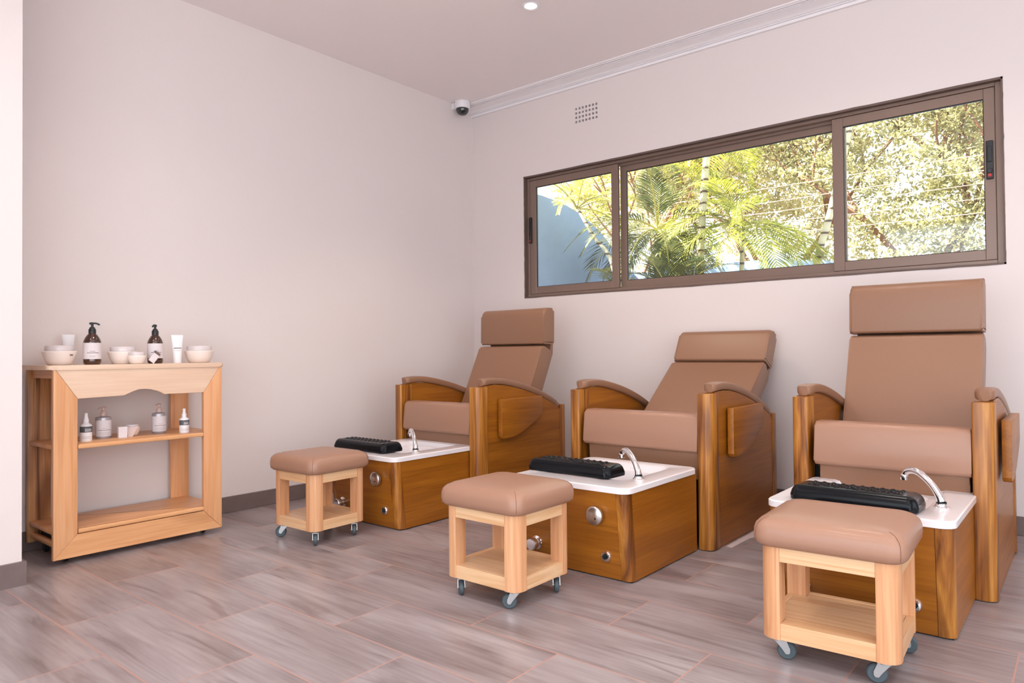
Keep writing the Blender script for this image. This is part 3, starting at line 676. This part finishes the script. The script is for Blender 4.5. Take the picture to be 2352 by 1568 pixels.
# ------------------------------------------------------------------ products
def place(lx): return lx
def band(bm, r, a0, a1, z0, z1, seg=14, mi=0, cx=0, cy=0):
    lo = []; hi = []
    for i in range(seg+1):
        a = a0+(a1-a0)*i/seg
        lo.append(bm.verts.new((cx+r*math.cos(a), cy+r*math.sin(a), z0))); hi.append(bm.verts.new((cx+r*math.cos(a), cy+r*math.sin(a), z1)))
    for i in range(seg): bm.faces.new((lo[i], lo[i+1], hi[i+1], hi[i])).material_index = mi
VA = math.radians(-18)  # labels turned towards the room
def pump_head(t, z, m_, turn, s=1.0):
    bm = B(); lathe(bm, [(0, z), (.0165*s, z), (.0165*s, z+.019*s), (.0125*s, z+.024*s), (.0115*s, z+.03*s), (.006*s, z+.032*s), (.0055*s, z+.047*s), (0, z+.047*s)], 24); p_ = obj('pump', bm, m_, t)
    bm = B(); ca, sa = math.cos(turn), math.sin(turn); zz = z+.048*s
    tube(bm, bez([(-.012*s*ca, -.012*s*sa, zz), (0, 0, zz+.002*s), (.018*s*ca, .018*s*sa, zz+.001*s), (.032*s*ca, .032*s*sa, zz-.006*s)], 5), [.0055*s]*6+[.0045*s]*10, 10); obj('nozzle', bm, m_, p_)
def amber(label, x, y, turn, d=.078, hgt=.155):
    t = thing('pump_bottle', label, 'bottle', (x, y, zt), 0, 'amber pump bottles on the trolley top'); r = d/2; k = hgt/.155
    bm = B(); lathe(bm, [(0, 0), (r*.86, 0), (r*.96, .006), (r, .018), (r, .108*k), (r*.96, .116*k), (r*.84, .128*k), (r*.64, .141*k), (r*.44, .150*k), (r*.37, .156*k), (0, .156*k)], 40); obj('bottle_body', bm, M['amber'], t)
    bm = B(); a0, a1 = VA-1.75, VA+1.75
    band(bm, r+.0006, a0, a1, .027, .106*k, 28)
    lb = obj('label', bm, M['label'], t); bm = B()
    band(bm, r+.0012, VA-.62, VA+.72, .056, .0585, 12); band(bm, r+.0012, VA-.3, VA+.3, .064, .0655, 8); band(bm, r+.0012, VA-.35, VA+.35, .042, .0428, 8); band(bm, r+.0012, VA-.3, VA+.3, .0375, .0383, 8)
    obj('label_print', bm, M['print'], lb)
    pump_head(t, .152*k, M['darkplastic'], turn); return t
def jar(label, x, y, z, d, h, group, mark=False):
    t = thing('cream_jar', label, 'jar', (x, y, z), 0, group); r = d/2; hb = h*.72
    bm = B(); lathe(bm, [(0, 0), (r*.62, 0), (r*.70, hb*.05), (r*.86, hb*.38), (r*.98, hb*.8), (r, hb*.95), (r*.97, hb), (0, hb)], 40); b_ = obj('jar_body', bm, M['cream'], t)
    bm = B(); lathe(bm, [(0, hb+.0005), (r*.83, hb+.0005), (r*.845, hb+(h-hb)*.35), (r*.83, h-.004), (r*.79, h), (0, h)], 40); obj('lid', bm, M['lid'], t)
    if mark:
        bm = B(); band(bm, r*.985, VA+.62, VA+.86, hb*.66, hb*.76, 6); obj('label_print', bm, M['print'], b_)
    return t
def squeeze(label, x, y, z, w_, h, rot=VA):
    t = thing('squeeze_tube', label, 'tube', (x, y, z), rot+PI/2, 'white cream tubes on the trolley top')
    bm = B(); rings = []; k = 24
    for i in range(9):
        a = i/8; zz = .018+(h-.018)*a; rx = w_*.33+(w_*.5-w_*.33)*a; ry = w_*.33*(1-a**1.5)+.0012
        rings.append([bm.verts.new((rx*math.cos(2*PI*j/k), ry*math.sin(2*PI*j/k), zz)) for j in range(k)])
    for a, b in zip(rings, rings[1:]):
        for j in range(k): bm.faces.new((a[j], a[(j+1) % k], b[(j+1) % k], b[j]))
    bm.faces.new(rings[0]); bm.faces.new(list(reversed(rings[-1]))); bd = obj('tube_body', bm, M['whitep'], t, angle=60)
    bm = B(); lathe(bm, [(0, 0), (w_*.33, 0), (w_*.34, .018), (0, .018)], 24); obj('cap', bm, M['whitep'], t)
    bm = B()
    ym = -(w_*.33*(1-.5**1.5)+.0022)
    box(bm, -w_*.30, w_*.30, ym-.0008, ym, h*.52, h*.545); box(bm, -w_*.2, w_*.2, ym-.0018, ym-.001, h*.44, h*.448); obj('label_print', bm, M['print'], bd, smooth=False)
    return t
amber('amber pump bottle with plain white label between two cream jars', .30, -3.090, math.radians(60))
amber('amber pump bottle with a small card leaning against its label', .30, -2.790, math.radians(-45), d=.075, hgt=.152)
g_ = 'cream jars on the trolley top'
jar('large cream jar with dark mark, leftmost on the trolley top', .27, -3.222, zt, .145, .093, g_, True)
jar('wide cream jar behind the small jar on the trolley top', .25, -2.929, zt, .140, .088, g_)
jar('smallest cream jar on the trolley top, touching the wide jar', .337, -2.897, zt, .088, .060, g_)
jar('cream jar alone at the right end of the trolley top', .27, -2.540, zt, .152, .092, g_)
squeeze('white squeeze tube standing behind the leftmost cream jar', .12, -3.135, zt, .058, .150)
squeeze('white squeeze tube standing between amber bottle and right-end jar', .30, -2.675, zt, .062, .150)
t = thing('card', 'small white card with brown edge leaning on the right amber bottle', 'card', (.352, -2.822, zt), 0)
bm = B(); rot = Matrix.Rotation(math.radians(-38), 4, 'X')
def tf(bm, off=0):
    for v in bm.verts:
        v.co = rot @ v.co; v.co.x += -.10*(v.co.z)-.0; v.co.z += .020; v.co.y += .0
box(bm, -.002, .002, -.016, .016, -.020, .028); tf(bm)
zmin = min(v.co.z for v in bm.verts); 
for v in bm.verts: v.co.z -= zmin
a_ = obj('card_face', bm, M['label'], t, smooth=False)
bm = B(); box(bm, -.0028, .0028, -.0165, .0165, .028, .040); tf(bm)
for v in bm.verts: v.co.z -= zmin
obj('card_stripe', bm, M['print'], t, smooth=False)
# shelf products
zs_ = .548
def spray(label, x, y, h, d):
    t = thing('spray_bottle', label, 'bottle', (x, y, zs_), 0, 'white spray bottles on the middle shelf'); r = d/2; k = h/.135
    bm = B(); lathe(bm, [(0, 0), (r*.95, 0), (r, .003), (r, .073*k), (r*.9, .08*k), (r*.5, .087*k), (r*.42, .092*k), (0, .092*k)], 30); b_ = obj('bottle_body', bm, M['whitep'], t)
    bm = B(); lathe(bm, [(0, .090*k), (r*.48, .090*k), (r*.48, .105*k), (r*.34, .112*k), (r*.30, .135*k), (0, .135*k)], 20); obj('spray_cap', bm, M['whitep'], t)
    bm = B(); band(bm, r+.0005, VA-1.4, VA+1.4, .044*k, .072*k, 16); l_ = obj('label', bm, M['greyprint'], b_)
    bm = B()
    for q in (.049, .054, .059): band(bm, r+.001, VA-.2, VA+.9, q*k, (q+.0018)*k, 6)
    obj('label_print', bm, M['whitep'], l_)
    bm = B(); band(bm, r+.0006, VA-.8, VA+.8, .0225*k, .0235*k, 8); band(bm, r+.0006, VA-.8, VA+.8, .0155*k, .0165*k, 8); obj('fine_print', bm, M['print'], b_)
    return t
spray('white spray bottle with grey label at the left end of the shelf', .315, -3.123, .136, .052)
spray('white spray bottle with grey label at the right end of the shelf', .345, -2.660, .128, .049)
def silver(label, x, y, turn, d=.072):
    t = thing('pump_bottle', label, 'bottle', (x, y, zs_), 0, 'silver pump bottles on the middle shelf'); r = d/2
    bm = B(); lathe(bm, [(0, 0), (r*.96, 0), (r, .004), (r, .098), (r*.95, .104), (r*.45, .108), (r*.4, .112), (0, .112)], 36); b_ = obj('bottle_body', bm, M['silverb'], t)
    bm = B(); band(bm, r+.0006, VA-1.6, VA+1.6, .010, .090, 26); l_ = obj('label', bm, M['label'], b_)
    bm = B(); band(bm, r+.0012, VA-.75, VA+.95, .0405, .0425, 14); band(bm, r+.0012, VA-.2, VA+.5, .05, .0508, 8)
    for q in (.018, .024, .030): band(bm, r+.0012, VA-.6, VA+.7, q, q+.0007, 10)
    obj('label_print', bm, M['print'], l_)
    pump_head(t, .11, M['pinkpump'], turn, .85); return t
silver('silver pump bottle on the shelf beside the left spray bottle', .235, -3.015, math.radians(-130))
silver('silver pump bottle on the shelf left of the back post', .235, -2.742, math.radians(-60), .070)
jar('small cream jar on the middle shelf behind the white carton', .245, -2.884, zs_, .076, .058, 'jars on the shelf')
t = thing('carton', 'small white square carton on the middle shelf beside the jar', 'box', (.31, -2.955, zs_), math.radians(-8))
bm = B(); box(bm, -.012, .012, -.020, .020, 0, .056, .0008, 1); obj('carton_body', bm, M['label'], t, smooth=False)
t = thing('price_card', 'thin folded paper tag leaning on the shelf jar', 'tag', (.305, -2.905, zs_), 0)
bm = B(); prism(bm, [(-.022, 0), (-.002, 0), (.030, .052), (-.026, .050)], -.001, .001, 'yz'); obj('tag_sheet', bm, M['paper'], t, smooth=False)
bm = B(); prism(bm, [(-.002, 0), (.0015, 0), (.0335, .052), (.030, .052)], -.0014, .0014, 'yz'); obj('tag_edge', bm, M['cart_x'], t, smooth=False)

# paper strip on the floor beside the middle chair
bm = B(); prism(bm, [(2.680, -1.110), (2.712, -1.118), (2.715, -.90), (2.735, -.84), (2.722, -.70), (2.680, -.70)], 0.0002, .0012, 'xy')
tag(obj('paper_strip', bm, M['paper'], smooth=False), 'torn strip of white paper on the floor beside the middle chair', 'paper')

# ------------------------------------------------------------------ garden beyond the window
bm = B(); box(bm, -14, 12, .26, 24, -.3, -.05); struct(obj('ground', bm, M['ground'], smooth=False))
# side garden wall with curved top (faces the window) and low wall along the back
top = [(.26, 2.60), (.9, 2.66), (1.4, 2.69), (1.8, 2.70), (2.2, 2.68), (2.6, 2.60), (3.0, 2.45), (3.3, 2.28), (3.6, 2.05), (3.9, 1.98), (4.0, 1.97)]
bm = B(); prism(bm, [(.26, -.1)]+top+[(4.0, -.1)], -.85, -.62, 'yz'); struct(obj('wall_garden_side', bm, M['extwall'], smooth=False))
bm = B(); prism(bm, [(-.62, -.1), (-.62, 1.98), (.4, 2.02), (1.2, 2.02), (1.8, 1.95), (2.5, 1.86), (6.0, 1.86), (6, -.1)], 3.8, 4.0, 'xz'); struct(obj('wall_garden_back', bm, M['extwall'], smooth=False))
t = thing('wall_grille', 'small slotted grille on the blue garden wall outside', 'vent', (-.619, 1.70, 1.94))
bm = B()
for i in range(5):
    for j in range(2): box(bm, 0, .004, -.03+j*.035, -.01+j*.035, i*.03, i*.03+.012)
obj('slots', bm, M['darkplastic'], t, smooth=False)
for i, (z, dz) in enumerate(((2.30, .0), (2.44, .0), (2.58, 0), (2.70, 0), (2.86, 0))):
    bm = B(); tube(bm, [(-.4+1.6*k, 3.85, z+.01*math.sin(k*2.1+i)) for k in range(5)], .0045, 6)
    tag(obj('fence_wire', bm, M['cable']), ['lowest', 'second lowest', 'middle', 'second highest', 'highest'][i]+' fence wire strung across the garden outside the window', 'wire', 'security fence wires above the garden wall')

def frond(name, parent, base, az, el, L, droop, m_, lw=.016, ll=.34, npairs=34, twist=.0, stalk=.010):
    """feather leaf: arching rib with two rows of leaflets"""
    bm = B(); d = Vector((math.cos(az)*math.cos(el), math.sin(az)*math.cos(el), math.sin(el))); pts = []; p_ = Vector(base); k = 22
    for i in range(k+1):
        pts.append(p_.copy()); d = (d+Vector((0, 0, -droop/k))).normalized(); p_ = p_+d*(L/k)
    tube(bm, pts, [stalk*(1-.8*i/k) for i in range(k+1)], 6, 1)
    side0 = Vector((-math.sin(az), math.cos(az), 0))
    for i in range(npairs):
        a = .16+.84*(i+.5)/npairs; q = a*k; j = min(k-1, int(q)); pt = pts[j].lerp(pts[j+1], q-j); dr = (pts[j+1]-pts[j]).normalized()
        up = side0.cross(dr).normalized()*-1; up = -up if up.z < 0 else up
        ln = ll*(math.sin(min(1, a*1.15+.1)*PI)**.6*.85+.18)
        for s in (-1, 1):
            v = (side0*s+dr*(.7+.5*a)+up*(.25+random.uniform(-.12, .12))).normalized()
            w_ = dr.cross(v).cross(v).normalized()*lw*.5
            a0 = pt; a1 = pt+v*ln*.5+Vector((0, 0, -.04*ln)); a2 = pt+v*ln*.95+Vector((0, 0, -.22*ln))
            f0 = [bm.verts.new(x) for x in (a0-w_*.4, a0+w_*.4, a1+w_, a1-w_, a2)]
            bm.faces.new(f0[:4]).material_index = 0; bm.faces.new((f0[3], f0[2], f0[4])).material_index = 0
    return obj(name, bm, [m_, M['stalk']], parent, smooth=False)
def palm(label, x, y, pts, r, crown, nf, L, m_, seed, el0=.2, el1=1.3, az0=0, az1=2*PI, ll=.34, droop=1.6):
    random.seed(seed); t = thing('palm', label, 'palm tree', (x, y, -.05), 0, 'palms outside the window')
    bm = B(); tube(bm, bez(pts, 5), [r*(1-.25*i/(5*(len(pts)-1))) for i in range(5*(len(pts)-1)+1)], 16); obj('trunk', bm, M['palmbark'], t)
    for i in range(nf):
        az = az0+(az1-az0)*(i+random.uniform(-.3, .3))/nf; el = el0+(el1-el0)*random.random()
        frond('frond', t, crown, az, el, L*random.uniform(.8, 1.1), droop*random.uniform(.8, 1.25), m_, ll=ll*random.uniform(.85, 1.15))
    return t
palm('tall ringed palm trunk in the middle of the window view', .93, 2.5, [(-.05, 0, 0), (-.02, 0, 1.6), (.03, 0, 2.5), (.12, 0, 3.4)], .046, (.12, 0, 3.4), 9, 1.5, M['frond'], 3, .0, 1.1)
palm('leaning slim palm seen in the left window pane', .05, 2.0, [(.35, .1, 0), (.12, .05, 1.8), (-.12, 0, 2.25), (-.33, 0, 2.60)], .024, (-.33, 0, 2.58), 7, .9, M['frondlight'], 5, .2, 1.25, ll=.20, az0=-1.9, az1=1.7)
palm('leaning palm trunk beside the right window sash', 1.8, 3.0, [(0, 0, 0), (.12, 0, 1.7), (.29, 0, 2.4), (.52, 0, 3.4)], .04, (.52, 0, 3.4), 7, 1.3, M['frond'], 8)
palm('bushy dark green palm with drooping leaves left of the ringed trunk', .36, 2.6, [(0, 0, 0), (0, 0, 1.6), (.02, 0, 2.35)], .045, (.02, 0, 2.35), 20, 1.15, M['frond_dk'], 11, -.3, 1.4, ll=.36, droop=1.9)
palm('yellow-green palm fanning right of the ringed trunk', 1.2, 2.9, [(0, 0, 0), (.0, 0, 1.4), (.03, 0, 2.35)], .03, (.03, 0, 2.35), 15, 1.25, M['frond'], 13, .0, 1.45, ll=.4, droop=1.7, az0=2.9, az1=6.5)
palm('low yellow palm clump at the bottom of the left pane', .02, 2.6, [(0, 0, 0), (.02, 0, 1.2), (.03, 0, 1.55)], .035, (.03, 0, 1.5), 10, .8, M['frondlight'], 17, .1, 1.3, ll=.34, az0=-1.7, az1=1.5)
palm('low dark palm at the foot of the ringed trunk', .72, 2.2, [(0, 0, 0), (.02, 0, 1.0), (.03, 0, 1.35)], .03, (.03, 0, 1.45), 16, .9, M['frond_dk'], 19, .1, 1.4, ll=.32)

def tree(label, x, y, h, cw, chh, m_, seed, nleaf=5200, cz=None, lsz=.07, trunk_r=.09):
    random.seed(seed); t = thing('tree', label, 'tree', (x, y, -.05), 0, 'garden trees beyond the wall')
    bm = B(); tips = []
    def grow(p_, d, L, r, depth):
        q = [p_]; 
        for i in range(4): d = (d+Vector((random.uniform(-.18, .18), random.uniform(-.18, .18), random.uniform(-.05, .12)))).normalized(); q.append(q[-1]+d*L/4)
        tube(bm, q, [r*(1-.09*i) for i in range(5)], 6)
        if depth == 0: tips.append(q[-1]); return
        tips.append(q[-1])
        for k in range(3 if depth > 1 else 3):
            a = random.uniform(0, 2*PI); dd = (d+Vector((math.cos(a), math.sin(a), random.uniform(-.1, .5)))*.75).normalized()
            grow(q[-1], dd, L*.72, r*.58, depth-1)
    grow(Vector((0, 0, 0)), Vector((random.uniform(-.1, .1), 0, 1)), h*.38, trunk_r, 0 if False else 4)
    obj('trunk', bm, M['bark'], t)
    bm = B(); cz = cz or h*.68
    blobs = [(Vector((random.gauss(0, cw*.42), random.gauss(0, cw*.3), cz+random.gauss(0, chh*.42))), random.uniform(.18, .42)) for _ in range(110)]+[(p_, .35) for p_ in tips]
    for i in range(nleaf):
        c, r = random.choice(blobs); v = Vector((random.gauss(0, 1), random.gauss(0, 1), random.gauss(0, 1)*.6)).normalized()*r*random.random()**.5
        p_ = c+v; n_ = Vector((random.gauss(0, 1), random.gauss(0, 1), random.gauss(0, 1)+.6)).normalized(); s_ = n_.orthogonal().normalized(); a = random.uniform(0, PI*2)
        s_ = Matrix.Rotation(a, 3, n_) @ s_; u_ = n_.cross(s_); sz = lsz*random.uniform(.6, 1.3)
        bm.faces.new([bm.verts.new(p_+e) for e in (-s_*sz, -u_*sz*.36, s_*sz, u_*sz*.36)])
    obj('foliage', bm, m_, t, smooth=False); return t
tree('leafy tree with reddish branches filling the right window pane', 2.6, 6.2, 4.6, 1.9, 1.9, M['leaf'], 21, 30000, 2.9, .042)
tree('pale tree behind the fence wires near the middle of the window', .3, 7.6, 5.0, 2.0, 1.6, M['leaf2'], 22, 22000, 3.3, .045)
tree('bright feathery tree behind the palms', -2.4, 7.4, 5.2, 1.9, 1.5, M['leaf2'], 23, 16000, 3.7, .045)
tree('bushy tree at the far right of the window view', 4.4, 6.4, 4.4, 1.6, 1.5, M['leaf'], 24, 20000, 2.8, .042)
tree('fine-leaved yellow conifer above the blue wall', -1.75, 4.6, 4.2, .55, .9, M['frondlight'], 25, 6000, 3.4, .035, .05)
